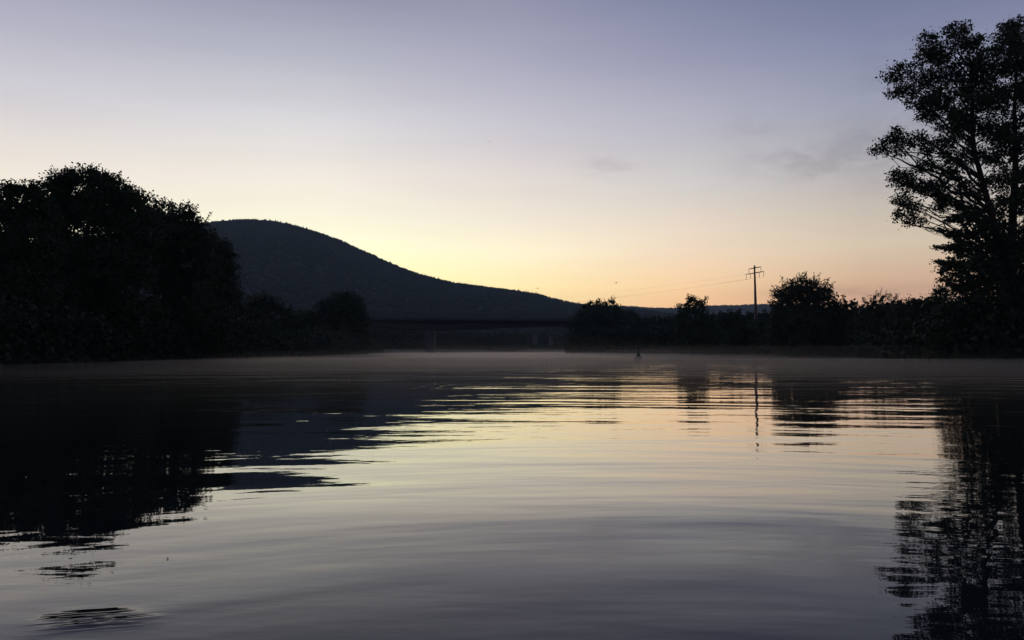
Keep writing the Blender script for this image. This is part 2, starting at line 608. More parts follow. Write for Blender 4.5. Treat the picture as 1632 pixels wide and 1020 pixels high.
# ------------------------------------------------------------------ trees
def leaf_quads(C, size, r, flat=0.0):
    """one bent leaf quad per centre"""
    n = len(C)
    a = r.normal(size=(n, 3))
    a[:, 2] *= (1 - flat)
    a /= np.linalg.norm(a, axis=1)[:, None]
    b = r.normal(size=(n, 3))
    b = np.cross(a, b)
    b /= np.linalg.norm(b, axis=1)[:, None] + 1e-9
    s = (size * r.uniform(0.6, 1.35, n))[:, None]
    w = s * r.uniform(0.5, 0.85, n)[:, None]
    V = np.stack([C - a * s * 0.55, C - b * w * 0.5, C + a * s * 0.55, C + b * w * 0.5], 1).reshape(-1, 3)
    Q = np.arange(n * 4).reshape(-1, 4)
    return V, Q


def curve(a, b, sag, n, r, wob=0.04):
    a, b = np.asarray(a, float), np.asarray(b, float)
    t = np.linspace(0, 1, n)[:, None]
    p = a + (b - a) * t
    L = np.linalg.norm(b - a)
    p[:, 2] += (sag * L * np.sin(t[:, 0] * np.pi))
    p[1:-1] += r.normal(size=(n - 2, 3)) * L * wob
    return p


def tree(name, label, Y, base, trunk, lobes, leaf=0.25, clump=0.75, per=22, dens=1.0, core=1.0, tr=0.4, mat=None,
         shell=0.55, holes=(), dep=0.9, twig=0.3, shoots=0, cat='tree', seed=1, group=None, flat=0.0, conc=0.55, grow=1.0, fill=(), nfill=0):
    """lobes: (px, py, rx_px, ry_px[, dY]) in the photo, at distance Y (+dY). The crown has real depth:
    every lobe is an ellipsoid as deep as it is wide, and lobes sit at differing depths."""
    r = np.random.default_rng(seed)
    mat = mat or M_LEAF
    k = Y / F
    bz = float(ground_z(np.array([P(base, 560, Y)[0]]), np.array([Y]))[0])
    bz = max(bz, -0.3)
    bp_ = np.array([P(base, 560, Y)[0], Y, bz])
    root = thing(name, bp_, label, cat, group)
    # trunk
    tp = [bp_ + np.array([0, 0, -0.4])] + [P(a, b, Y) for a, b in trunk]
    tp = np.array(tp)
    # resample smooth
    seg = np.linalg.norm(np.diff(tp, axis=0), axis=1)
    s = np.concatenate([[0], np.cumsum(seg)])
    ss = np.linspace(0, s[-1], max(8, int(s[-1] / 1.2)))
    tp = np.stack([np.interp(ss, s, tp[:, i]) for i in range(3)], -1)
    for _ in range(2):
        tp[1:-1] = (tp[:-2] + 2 * tp[1:-1] + tp[2:]) / 4
    trad = tr * (1 - 0.86 * (ss / ss[-1]) ** 0.9)
    trad[0] *= 1.5
    mb = MB()
    mb.tube(tp, trad, 8)
    mb.build('trunk', M_BARK, root, True)
    br = MB()
    CL, CS = [], []
    core_pts, core_sz = [], []
    lobes = list(lobes)
    n0 = len(lobes)
    if nfill:
        poly = np.array(fill, float)
        got = 0
        while got < nfill:
            q = r.uniform(poly.min(0), poly.max(0))
            ins = False
            for a_, b_ in zip(poly, np.roll(poly, -1, 0)):
                if (a_[1] > q[1]) != (b_[1] > q[1]) and q[0] < (b_[0] - a_[0]) * (q[1] - a_[1]) / (b_[1] - a_[1]) + a_[0]:
                    ins = not ins
            if ins:
                w_ = r.uniform(6, 13)
                lobes.append((q[0], q[1], w_, w_ * r.uniform(0.5, 0.9), r.normal() * 2.6))
                got += 1
    for li, lb in enumerate(lobes):
        lx, ly, lrx, lry = lb[:4]
        if min(lrx, lry) > 9 and li < n0:
            lrx, lry = lrx * grow, lry * grow
        dY = lb[4] if len(lb) > 4 else r.uniform(-0.5, 0.5) * lrx * k
        c = P(lx, ly, Y + dY)
        rad3 = np.array([lrx * k, max(lrx, lry) * k * dep, lry * k])
        # limb to lobe: leave the trunk lower than the lobe
        tz = c[2] - 0.55 * np.linalg.norm((c - bp_)[:2]) - 0.25 * rad3[2]
        i = int(np.clip(np.searchsorted(tp[:, 2], tz), 1, len(tp) - 1))
        lp = curve(tp[i], c, 0.05, 7, r, 0.03)
        r0 = min(trad[i] * 0.7, 0.04 + 0.013 * np.linalg.norm(c - tp[i]))
        if li >= n0:
            r0 *= 0.42
        br.tube(lp, np.linspace(r0, min(r0, 0.022), 7), 5)
        vol = 4.19 * np.prod(rad3)
        surf = 4 * np.pi * ((rad3[0] * rad3[1] * rad3[2]) ** (2 / 3))
        nc = max(6, int(dens * surf / (clump * clump) * 0.55))
        d = r.normal(size=(nc, 3))
        d /= np.linalg.norm(d, axis=1)[:, None]
        rr_ = r.uniform(shell, 1.0, nc) ** 0.8
        q = c + d * rr_[:, None] * rad3
        CL.append(q)
        CS.append(np.full(nc, 1.0))
        m = r.uniform(size=nc) < twig
        for cc in q[m]:
            j = r.integers(2, 7)
            br.tube(curve(lp[j], cc, 0.04, 4, r, 0.05), np.linspace(0.03, 0.012, 4), 3)
        if core > 0:
            cs = max(0.5, clump * 1.1)
            nk = int(core * 3.2 * (rad3[0] * rad3[2]) * 0.5 / (cs * cs) * 3)
            d = r.normal(size=(nk, 3))
            d /= np.linalg.norm(d, axis=1)[:, None]
            rr_ = r.uniform(0, 1, nk) ** 0.5 * conc * 1.25
            core_pts.append(c + d * rr_[:, None] * rad3)
            core_sz.append(np.full(nk, cs * 1.2))
    CL = np.vstack(CL)
    pz = np.vstack([CL] + core_pts) if core_pts else CL
    # keep everything above the waterline / ground
    def keep(q):
        m = q[:, 2] > 0.15
        if len(holes):
            x_, y_ = proj(q)
            for hx, hy, ra, rb in holes:
                m &= ((x_ - hx) / ra * 1.3) ** 2 + ((y_ - hy) / rb * 1.3) ** 2 > r.uniform(0.55, 1.15, len(q))
        return m
    CL = CL[keep(CL)]
    off = r.normal(size=(len(CL), per, 3)) * clump * 0.42
    off[..., 2] *= (0.75 - 0.5 * flat)
    L = (CL[:, None, :] + off).reshape(-1, 3)
    L = L[L[:, 2] > 0.1]
    V1, Q1 = leaf_quads(L, leaf, r)
    if core_pts:
        C = np.vstack(core_pts)
        S = np.concatenate(core_sz)
        m = keep(C)
        V2, Q2 = leaf_quads(C[m], S[m], r)
        V1 = np.vstack([V1, V2])
        Q1 = np.vstack([Q1, Q2 + (len(V1) - len(V2))])
    # upright shoots with sparse leaves
    if shoots:
        sv = []
        for _ in range(shoots):
            lb = lobes[r.integers(0, len(lobes))]
            a = P(lb[0] + r.uniform(-0.8, 0.8) * lb[2], lb[1] - lb[3] * 0.55, Y + r.uniform(-0.6, 0.6) * lb[2] * k)
            ang = (a[0] - bp_[0]) / (lb[2] * k * 2.5 + 0.1)
            Ls = r.uniform(0.8, 2.3) * (lb[3] * k) * 0.42
            b_ = a + np.array([ang * 0.5 + r.normal() * 0.12, r.normal() * 0.3, 1.0]) * Ls
            pts = curve(a, b_, 0.0, 5, r, 0.03)
            br.tube(pts, np.linspace(0.05, 0.02, 5), 3)
            t = r.uniform(0.1, 1.0, int(10 + 9 * Ls))
            q = a + (b_ - a) * t[:, None] + r.normal(size=(len(t), 3)) * leaf * 0.55
            sv.append(q)
        V3, Q3 = leaf_quads(np.vstack(sv), leaf * 0.95, r)
        Q1 = np.vstack([Q1, Q3 + len(V1)])
        V1 = np.vstack([V1, V3])
    br.build('branches', M_BARK, root, True)
    link_mesh('crown', np_mesh('crown', V1 - bp_, Q1), mat, root)
    return root


LG = 'riverside trees on the left bank'
RG = 'riverside trees on the right bank'
HO = [(122, 370, 7, 9), (130, 386, 5, 5), (182, 393, 6, 5), (208, 390, 6, 4)]

tree('broadleaf_tree', 'dark tree cut off by the left edge of the photo, with small tufted tops', 66, 10, [(10, 480), (20, 400), (30, 330)],
     [(-50, 330, 42, 40), (-20, 312, 24, 24), (18, 305, 18, 16), (48, 308, 20, 20), (62, 318, 12, 18), (0, 335, 40, 24), (40, 345, 36, 26), (68, 352, 24, 32), (72, 400, 26, 40), (-30, 400, 70, 60), (30, 390, 50, 46),
      (20, 460, 70, 60), (-60, 480, 60, 60), (0, 530, 80, 46)],
     leaf=0.22, clump=0.7, per=24, dens=1.9, core=2.8, tr=0.45, seed=11, group=LG)
tree('broadleaf_tree', 'tallest dark tree of the left bank, broad crown with a few bright gaps', 76, 130, [(128, 500), (135, 420), (142, 340), (150, 290)],
     [(92, 296, 21, 23), (118, 284, 20, 16), (148, 285, 22, 19), (172, 296, 24, 22), (196, 308, 24, 20), (85, 325, 20, 26), (218, 320, 20, 18),
      (118, 318, 34, 24), (160, 328, 38, 30), (112, 345, 30, 22), (190, 362, 34, 26), (85, 390, 34, 28), (140, 385, 40, 26), (205, 345, 34, 30), (85, 365, 26, 34), (160, 350, 26, 18), (150, 405, 50, 24), (230, 370, 30, 40), (90, 420, 40, 40), (190, 430, 60, 40),
      (120, 480, 70, 50), (200, 510, 60, 50), (80, 540, 60, 40)],
     leaf=0.24, clump=0.75, per=24, dens=2.0, core=2.8, tr=0.6, shoots=40, seed=12, holes=HO, group=LG)
tree('broadleaf_tree', 'dark sloping-crowned tree right of the tallest one on the left bank', 88, 262, [(262, 500), (262, 430), (258, 360)],
     [(238, 336, 24, 20), (262, 340, 22, 20), (286, 350, 20, 20), (300, 342, 16, 16), (314, 360, 14, 14), (262, 370, 44, 34), (300, 385, 34, 34), (322, 400, 20, 30), (240, 420, 50, 46),
      (300, 440, 50, 46), (270, 490, 60, 50), (330, 520, 50, 46), (230, 530, 60, 46)],
     leaf=0.26, clump=0.8, per=22, dens=1.5, core=1.2, tr=0.5, shoots=40, seed=13, group=LG, holes=HO)
tree('broadleaf_tree', 'steep-sided dark tree standing at the foot of the big hill, left bank', 102, 345, [(345, 510), (345, 450), (343, 400)],
     [(335, 385, 18, 20), (352, 396, 18, 20), (366, 402, 13, 15), (345, 420, 34, 30), (366, 435, 16, 24), (350, 460, 34, 36), (368, 475, 18, 30), (340, 500, 46, 40), (374, 515, 20, 32), (360, 545, 36, 26)],
     leaf=0.28, clump=0.85, per=20, dens=1.1, core=1.3, tr=0.4, seed=14, group=LG)
tree('broadleaf_tree', 'low dark tree just right of the steep-sided left bank tree', 140, 425, [(425, 530), (428, 500)],
     [(392, 500, 18, 26), (405, 485, 17, 17), (420, 480, 16, 16), (465, 520, 22, 26), (400, 555, 34, 14), (436, 484, 16, 13), (455, 494, 13, 13), (415, 510, 26, 28), (445, 520, 28, 28), (400, 530, 24, 30), (430, 545, 36, 22)],
     leaf=0.36, clump=1.0, per=16, dens=1.1, core=1.4, tr=0.3, seed=15, group=LG)
tree('broadleaf_tree', 'lowest dark tree in the dip of the left tree line', 170, 485, [(486, 540), (484, 510)],
     [(478, 503, 10, 11), (490, 508, 14, 14), (470, 520, 18, 18), (458, 548, 26, 18), (500, 512, 16, 16), (495, 525, 18, 18), (480, 545, 24, 18), (510, 545, 18, 20)],
     leaf=0.4, clump=1.1, per=14, dens=1.1, core=1.4, tr=0.25, seed=16, group=LG)
tree('broadleaf_tree', 'round-topped dark tree left of the bridge, last of the left bank', 208, 550, [(550, 540), (552, 500), (554, 475)],
     [(520, 488, 13, 16), (534, 478, 12, 13), (552, 475, 16, 14), (508, 505, 12, 20), (540, 560, 46, 10), (584, 520, 9, 20), (550, 510, 38, 30), (566, 483, 13, 14), (550, 495, 32, 24), (572, 500, 14, 20), (525, 515, 22, 28), (575, 525, 15, 26), (550, 530, 34, 30), (583, 545, 10, 18), (530, 550, 30, 16)],
     leaf=0.45, clump=1.2, per=14, dens=1.3, core=1.6, tr=0.35, seed=17, group=LG)

OUTL = [(1470, 52), (1530, 38), (1575, 48), (1620, 40), (1625, 420), (1600, 460), (1530, 440), (1515, 345), (1495, 335), (1480, 356), (1455, 364), (1428, 346), (1420, 330), (1440, 310),
        (1420, 290), (1420, 275), (1455, 265), (1485, 252), (1460, 242), (1400, 250), (1385, 242), (1396, 226), (1445, 212), (1480, 215), (1488, 196), (1455, 178), (1424, 152), (1420, 130),
        (1408, 118), (1430, 106), (1460, 104), (1468, 75)]
OUTL2 = [(1590, 45), (1640, 28), (1740, 60), (1760, 300), (1720, 440), (1600, 450), (1580, 380), (1590, 300), (1575, 200), (1585, 100)]
# right bank --------------------------------------------------------
PY = 88
tree('poplar_tree', 'tall airy poplar with a long bough reaching left over the river, right bank', PY, 1604,
     [(1602, 480), (1600, 430), (1592, 387), (1576, 327), (1563, 280), (1549, 225), (1551, 160), (1545, 90)],
     [(1420, 122, 15, 12), (1440, 112, 20, 16), (1422, 150, 12, 7), (1448, 142, 22, 14), (1470, 60, 9, 8), (1482, 62, 13, 14), (1475, 90, 20, 18), (1512, 55, 14, 14), (1532, 44, 9, 11), (1500, 85, 26, 22), (1540, 72, 22, 20),
      (1478, 122, 26, 22), (1520, 118, 30, 24), (1562, 100, 24, 26), (1465, 165, 22, 13), (1500, 160, 24, 20), (1545, 150, 24, 24), (1480, 188, 16, 10), (1518, 198, 24, 14),
      (1392, 240, 8, 5), (1402, 236, 11, 9), (1420, 222, 16, 12), (1440, 228, 14, 12), (1462, 222, 18, 12), (1485, 232, 18, 12), (1510, 222, 20, 10), (1428, 208, 6, 4),
      (1428, 285, 11, 14), (1445, 290, 16, 16), (1468, 300, 18, 14), (1440, 318, 14, 14), (1455, 335, 18, 13), (1430, 345, 7, 9), (1450, 355, 12, 8), (1462, 352, 8, 8), (1490, 300, 18, 16), (1500, 330, 14, 10),
      (1515, 275, 18, 14), (1535, 300, 18, 18), (1570, 210, 20, 20), (1575, 250, 16, 20), (1585, 160, 22, 24), (1520, 250, 20, 10), (1545, 245, 14, 16), (1600, 215, 16, 20), (1545, 335, 18, 14), (1598, 320, 16, 18), (1600, 365, 16, 16), (1530, 180, 22, 14), (1560, 130, 22, 20)],
     leaf=0.27, clump=0.74, per=13, dens=1.8, grow=1.12, fill=OUTL, nfill=140, core=0.12, tr=0.62, shell=0.2, twig=0.30, seed=21, mat=M_LEAF, group='pair of tall poplars on the right bank', conc=0.8)
tree('poplar_tree', 'tall poplar with a thick straight trunk at the right edge of the photo', PY + 3, 1616,
     [(1613, 480), (1612, 400), (1614, 343), (1619, 265), (1616, 176), (1622, 90)],
     [(1600, 52, 14, 14), (1622, 38, 16, 14), (1612, 70, 28, 20), (1650, 45, 20, 20), (1635, 85, 26, 24), (1595, 105, 24, 22), (1668, 90, 30, 30), (1640, 130, 28, 24), (1600, 150, 24, 22),
      (1585, 200, 22, 20), (1650, 180, 28, 26), (1690, 150, 30, 34), (1630, 225, 26, 20), (1595, 250, 20, 18), (1680, 230, 34, 34), (1640, 275, 26, 20), (1590, 290, 18, 16), (1700, 300, 34, 34), (1650, 330, 30, 24),
      (1635, 370, 20, 18), (1690, 380, 34, 34), (1720, 220, 34, 44), (1596, 225, 14, 18), (1632, 150, 20, 20), (1628, 400, 18, 18), (1590, 340, 14, 16), (1632, 310, 14, 16), (1625, 105, 20, 14)],
     leaf=0.27, clump=0.74, per=13, dens=1.8, grow=1.12, fill=OUTL2, nfill=115, core=0.12, tr=0.75, shell=0.2, twig=0.25, seed=22, group='pair of tall poplars on the right bank', conc=0.8)
tree('maple_tree', 'shorter tree with tiered boughs on its left side, under the tall poplars', PY - 2, 1560,
     [(1562, 490), (1562, 420), (1558, 350)],
     [(1512, 350, 8, 5), (1524, 348, 14, 12), (1545, 345, 22, 18), (1500, 368, 8, 3.5), (1515, 372, 16, 9), (1545, 372, 26, 16), (1496, 394, 9, 4), (1512, 396, 18, 8), (1494, 419, 9, 5), (1510, 420, 18, 9), (1500, 432, 10, 5), (1540, 400, 30, 20), (1575, 360, 20, 20),
      (1525, 425, 24, 14), (1502, 445, 14, 8), (1570, 420, 36, 26), (1530, 455, 34, 18), (1600, 390, 28, 26), (1610, 430, 34, 28), (1575, 460, 50, 26), (1498, 465, 14, 10), (1640, 460, 40, 36), (1670, 420, 40, 40), (1585, 385, 30, 26), (1625, 405, 34, 28), (1550, 430, 40, 28), (1530, 385, 20, 14), (1600, 440, 46, 30)],
     leaf=0.25, clump=0.6, per=16, dens=1.0, core=1.0, tr=0.35, shell=0.3, seed=23, mat=M_LEAF3, group=RG, flat=0.7)
tree('broad_shrub', 'broad black shrub mass at the waterline under the tall poplars', PY - 4, 1560, [(1562, 540), (1562, 520)],
     [(1510, 490, 26, 24), (1550, 490, 40, 30), (1600, 490, 46, 34), (1650, 490, 46, 40), (1505, 525, 26, 30), (1550, 530, 46, 34), (1610, 535, 50, 34), (1670, 535, 46, 34), (1500, 555, 20, 16), (1690, 490, 40, 50)],
     leaf=0.3, clump=0.8, per=16, dens=1.0, core=1.6, tr=0.2, seed=24, cat='shrub', mat=M_LEAF3, group=RG)
tree('round_bush', 'big rounded bush bristling with upright shoots, right of the utility pole', 138, 1286, [(1286, 540), (1286, 500), (1285, 470)],
     [(1285, 462, 26, 20), (1262, 466, 22, 18), (1310, 470, 22, 20), (1245, 478, 18, 17), (1330, 488, 16, 16), (1284, 490, 46, 28), (1240, 500, 15, 16), (1330, 505, 16, 18), (1285, 520, 48, 30), (1238, 522, 18, 20),
      (1335, 525, 17, 20), (1285, 545, 50, 20), (1240, 545, 22, 18), (1330, 545, 24, 18)],
     leaf=0.3, clump=0.85, per=16, dens=1.6, core=1.6, tr=0.3, shoots=130, seed=31, mat=M_LEAF2, group=RG, cat='bush')
tree('slender_shrub', 'low pointed shrub just left of the utility pole', 190, 1165, [(1165, 540), (1165, 510)],
     [(1165, 501, 8, 8), (1156, 508, 9, 8), (1174, 509, 9, 8), (1148, 516, 8, 8), (1182, 518, 8, 8), (1165, 520, 20, 14), (1165, 540, 26, 18)],
     leaf=0.4, clump=0.9, per=12, dens=1.0, core=1.5, tr=0.15, shoots=24, seed=32, group=RG, cat='shrub')
tree('leafy_tree', 'small tree with a lumpy top and side tufts, midway between bridge and utility pole', 205, 1104, [(1104, 540), (1104, 500), (1103, 480)],
     [(1103, 478, 8, 8), (1095, 484, 9, 8), (1112, 484, 9, 8), (1121, 484, 6, 9), (1086, 490, 6, 6), (1104, 494, 18, 12), (1085, 502, 10, 10), (1122, 500, 9, 10), (1104, 512, 28, 18), (1082, 525, 14, 18), (1126, 520, 10, 16), (1104, 540, 32, 20)],
     leaf=0.4, clump=0.95, per=13, dens=1.1, core=1.5, tr=0.25, shoots=12, seed=33, group=RG)
tree('headland_tree', 'wide dark tree with little pointed tufts on top, where the bridge gap ends at right', 276, 955, [(955, 540), (955, 500), (955, 485)],
     [(941, 484, 6, 5), (953, 481, 5, 6), (966, 484, 5, 5), (976, 481, 5, 7), (932, 490, 7, 6), (955, 491, 24, 8), (982, 492, 9, 7), (925, 503, 12, 11), (955, 505, 36, 14), (988, 505, 14, 13), (915, 520, 11, 14), (955, 522, 42, 18),
      (998, 522, 16, 16), (909, 540, 9, 16), (950, 543, 44, 18), (998, 543, 20, 18)],
     leaf=0.5, clump=1.2, per=13, dens=1.25, core=1.8, tr=0.3, seed=34, group=RG)
tree('round_tree', 'low rounded tree behind the right shoulder of the headland tree', 300, 1008, [(1008, 540), (1008, 515)],
     [(1006, 503, 12, 9), (1014, 514, 13, 13), (1000, 522, 16, 16), (1018, 532, 16, 16), (1008, 546, 22, 14)],
     leaf=0.5, clump=1.2, per=12, dens=1.2, core=1.8, tr=0.25, seed=35, group=RG)
tree('twiggy_tree', 'fine-twigged tree with a thin see-through top, right of the big rounded bush', 128, 1402, [(1402, 540), (1402, 510), (1403, 485)],
     [(1402, 481, 24, 15), (1424, 484, 16, 11), (1384, 488, 16, 11), (1375, 497, 16, 10), (1402, 500, 34, 16), (1372, 520, 26, 22), (1420, 520, 34, 26), (1360, 540, 22, 20), (1400, 545, 44, 20)],
     leaf=0.17, clump=0.8, per=12, dens=1.0, core=0.55, tr=0.25, shoots=60, twig=0.6, seed=50, mat=M_LEAF2, group=RG)
tree('dense_tree', 'dense dark tree filling the slope between the fine-twigged tree and the poplars', 112, 1462, [(1462, 540), (1462, 500)],
     [(1440, 490, 18, 13), (1462, 484, 20, 14), (1485, 480, 18, 14), (1500, 478, 18, 16), (1450, 510, 34, 20), (1490, 505, 30, 24), (1440, 540, 36, 26), (1485, 540, 40, 30)],
     leaf=0.3, clump=0.85, per=14, dens=1.0, core=1.6, tr=0.3, seed=37, mat=M_LEAF3, group=RG)


def undergrowth(name, label, line, width, hmin, hmax, step, leaf, seed):
    r = np.random.default_rng(seed)
    pts = []
    line = np.array(line, float)
    for a, b in zip(line[:-1], line[1:]):
        L = np.linalg.norm(b - a)
        n = int(L / step)
        t = r.uniform(0, 1, n)
        q = a + (b - a) * t[:, None]
        nrm = np.array([(b - a)[1], -(b - a)[0]]) / L
        q = q + nrm * (r.uniform(0, 1, n) * width)[:, None]
        pts.append(q)
    q = np.vstack(pts)
    hg = hmin + (hmax - hmin) * (0.6 * vnoise(q[:, 0], q[:, 1], 6, seed) + 0.4 * r.uniform(0, 1, len(q)))
    hz = r.uniform(0, 1, len(q)) * hg
    g = np.maximum(ground_z(q[:, 0], q[:, 1]), 0)
    C = np.stack([q[:, 0], q[:, 1], g + hz], -1)
    C = (C[:, None, :] + r.normal(size=(len(C), 8, 3)) * 0.35).reshape(-1, 3)
    C[:, 2] = np.maximum(C[:, 2], 0.12)
    V, Q = leaf_quads(C, leaf, r)
    return tag(link_mesh(name, np_mesh(name, V, Q), M_LEAF3), label, 'undergrowth', kind='stuff')


undergrowth('left_bank_undergrowth', 'dark low bushes and reeds along the left waterline', [(-37, 8), (-36.5, 40), (-35.5, 58), (-34, 80), (-33.5, 98), (-36, 150), (-38.5, 211), (-47, 260), (-53, 330)],
            -7, 2.0, 5.0, 0.02, 0.42, 41)
undergrowth('right_bank_undergrowth', 'dark low bushes and reeds along the right waterline', [(72, 20), (64, 60), (57, 77), (47, 81.5), (44.5, 85), (46, 98), (51, 114), (56, 135), (61, 165), (63, 190), (58, 221), (39, 251), (22, 265), (18.5, 274), (21, 300), (33, 340)][::-1],
            -8, 2.0, 4.6, 0.03, 0.6, 42)
# a hedge-like belt behind the right bank: reads as one dark band up to the deck height
undergrowth('hedge_belt', 'continuous dark belt of scrub behind the right bank, level with the bridge deck', [(34, 292), (60, 262), (84, 232), (96, 200), (100, 175)][::-1],
            -14, 7.0, 11.5, 0.02, 1.0, 43)
undergrowth('bank_thicket', 'dense dark thicket along the right bank, topped by the tree tufts left of the utility pole', [(25, 268), (42, 254), (59, 226), (66, 195), (64, 165), (58, 135)],
            10, 5.0, 9.4, 0.012, 0.8, 46)
undergrowth('far_bank_trees', 'dark mass of trees beyond the water, seen under the left part of the bridge', [(-75, 345), (-62, 395), (-30, 470), (10, 530)],
            -16, 6.0, 12.0, 0.03, 1.2, 44)
undergrowth('valley_scrub', 'dim belt of trees at the foot of the hill under the right part of the bridge', [(0, 600), (60, 640), (160, 720), (320, 820)],
            -20, 5.0, 14.0, 0.04, 1.8, 45)

# ------------------------------------------------------------------ bridge
BY0, BY1 = 318.0, 336.0


def bridge_pt(px, py):
    Y = 330.0
    return P(px, py, Y)


YB = 330.0
tl, tr_ = bridge_pt(560, 506.0), bridge_pt(1240, 513.5)
bo = (tl[0], YB, 0)
bridge = thing('road_bridge', (float(P(686, 560, YB)[0]), YB, 0), 'long low concrete road bridge crossing the river below the hill', 'bridge')
n = 60
pxs = np.linspace(470, 1400, n)
top = np.interp(pxs, [470, 590, 900, 1075, 1400], [505.6, 505.8, 508.0, 511.5, 518.0])
bot = top + 12 + 8.5 * np.exp(-((pxs - 686) / 120) ** 2) + 6.0 * np.exp(-((pxs - 1110) / 110) ** 2)
HW = 6.0


def slab(mb, xs, z0, z1, y0, y1):
    V, Q = [], []
    for i in range(len(xs)):
        V += [[xs[i], y0, z0[i]], [xs[i], y1, z0[i]], [xs[i], y1, z1[i]], [xs[i], y0, z1[i]]]
    for i in range(len(xs) - 1):
        a = i * 4
        for j in range(4):
            k2 = (j + 1) % 4
            Q.append([a + j, a + k2, a + 4 + k2, a + 4 + j])
    Q += [[0, 3, 2, 1], [len(V) - 4, len(V) - 3, len(V) - 2, len(V) - 1]]
    mb.add(V, Q)


X = np.array([bridge_pt(a, 510)[0] for a in pxs])
zt = np.array([bridge_pt(a, b)[2] for a, b in zip(pxs, top)])
zb = np.array([bridge_pt(a, b)[2] for a, b in zip(pxs, bot)])
m = MB()
slab(m, X, zt - 1.1, zt - 0.75, YB - HW, YB + HW)
m.build('deck', M_CONC, bridge)
for s_ in (-1, 1):
    m = MB()
    slab(m, X, zt - 1.6, zt - 0.1, YB + s_ * (HW + 0.15) - 0.14, YB + s_ * (HW + 0.15) + 0.14)
    m.build('parapet', M_CONC, bridge)
    m = MB()
    m.tube(np.stack([X, np.full(n, YB + s_ * (HW + 0.15)), zt + 0.35], -1), 0.05, 4)
    for xx in np.arange(X[0], X[-1], 3.0):
        zz = float(np.interp(xx, X, zt))
        m.box((xx, YB + s_ * (HW + 0.15), zz), (0.09, 0.09, 0.68))
    m.build('railing', M_STEELD, bridge)
m = MB()
slab(m, X, zb, zt - 1.103, YB - HW + 2.0, YB + HW - 2.0)
m.build('box_girder', M_CONC, bridge)
for px_ in (686, 1110):
    xx = bridge_pt(px_, 540)[0]
    zz = float(np.interp(xx, X, zb))
    m = MB()
    z0, z1 = -1.5, zz - 0.02
    for (w0, w1, dd) in ((3.2, 3.6, 3.8),):
        m.add([[xx - w0 / 2, YB - dd, z0], [xx + w0 / 2, YB - dd, z0], [xx + w0 / 2, YB + dd, z0], [xx - w0 / 2, YB + dd, z0],
               [xx - w1 / 2, YB - dd, z1], [xx + w1 / 2, YB - dd, z1], [xx + w1 / 2, YB + dd, z1], [xx - w1 / 2, YB + dd, z1]],
              [[0, 3, 2, 1], [4, 5, 6, 7], [0, 1, 5, 4], [1, 2, 6, 5], [2, 3, 7, 6], [3, 0, 4, 7]])
    m.build('pier', M_CONC, bridge)

# ------------------------------------------------------------------ utility pole with its wires
UY = 215.0
pb_ = P(1206, 560, UY)
gz = float(ground_z(np.array([pb_[0]]), np.array([UY]))[0])
pole = thing('utility_pole', (pb_[0], UY, gz), 'tall slender power pole with two crossarms standing alone above the right bank', 'power pole')
topz = P(1203, 423, UY)[2]
topx = P(1202.5, 423, UY)[0]
m = MB()
m.tube([(pb_[0], UY, gz - 0.5), ((pb_[0] + topx) / 2, UY, (gz + topz) / 2), (topx, UY, topz)], [0.48, 0.36, 0.20], 10)
m.build('mast', M_RUST, pole, True)
adir = np.array([0.42, -0.91, 0.0])          # crossarms run away from the viewer to the left
ends = []
for nm, py_, half in (('upper', 427, 2.4), ('lower', 435, 3.5)):
    zc = P(1203, py_, UY)[2]
    xc = P(1203, py_, UY)[0]
    c = np.array([xc, UY, zc])
    m = MB()
    pts = [c - adir * half + [0, 0, -0.1], c - adir * half * 0.4 + [0, 0, -0.04], c, c + adir * half * 0.4 + [0, 0, 0.04], c + adir * half + [0, 0, 0.1]]
    m.tube(pts, [0.09, 0.13, 0.16, 0.13, 0.09], 6)
    m.build('crossarm', M_RUST, pole, True)
    for t in ((-1, 1) if nm == 'upper' else (-1, -0.5, 0.5, 1)):
        e = c + adir * half * 0.97 * t + np.array([0, 0, 0.1 * t - 0.15])
        m = MB()
        zs = np.linspace(0, -1.25, 11)
        m.tube([e + np.array([0, 0, z_]) for z_ in zs], [0.03, 0.08, 0.04, 0.08, 0.04, 0.08, 0.04, 0.08, 0.04, 0.08, 0.03], 6)
        m.build('insulator', M_INSUL, pole)
        ends.append((nm, t, e + np.array([0, 0, -1.27])))
wl_lab = {('upper', -1): 'upper left wire', ('upper', 1): 'upper right wire', ('lower', -1): 'outer left wire of the lower crossarm',
          ('lower', -0.5): 'inner left wire of the lower crossarm', ('lower', 0.5): 'inner right wire of the lower crossarm', ('lower', 1): 'outer right wire of the lower crossarm'}
for nm, t, e in ends:
    far = P(575, 490 if nm == 'lower' else 479, 560) + np.array([t * 3.0, t * 2.0, 0])
    tt = np.linspace(0, 1, 40)[:, None]
    pts = e + (far - e) * tt
    pts[:, 2] -= 5.5 * 4 * (tt * (1 - tt))[:, 0]
    m = MB()
    m.tube(pts, 0.005 if nm == 'upper' else 0.009, 4)
    o = m.build('power_line', M_STEELD)
    tag(o, 'thin sagging ' + wl_lab[(nm, t)] + ' from the power pole', 'wire', 'wires strung from the power pole')

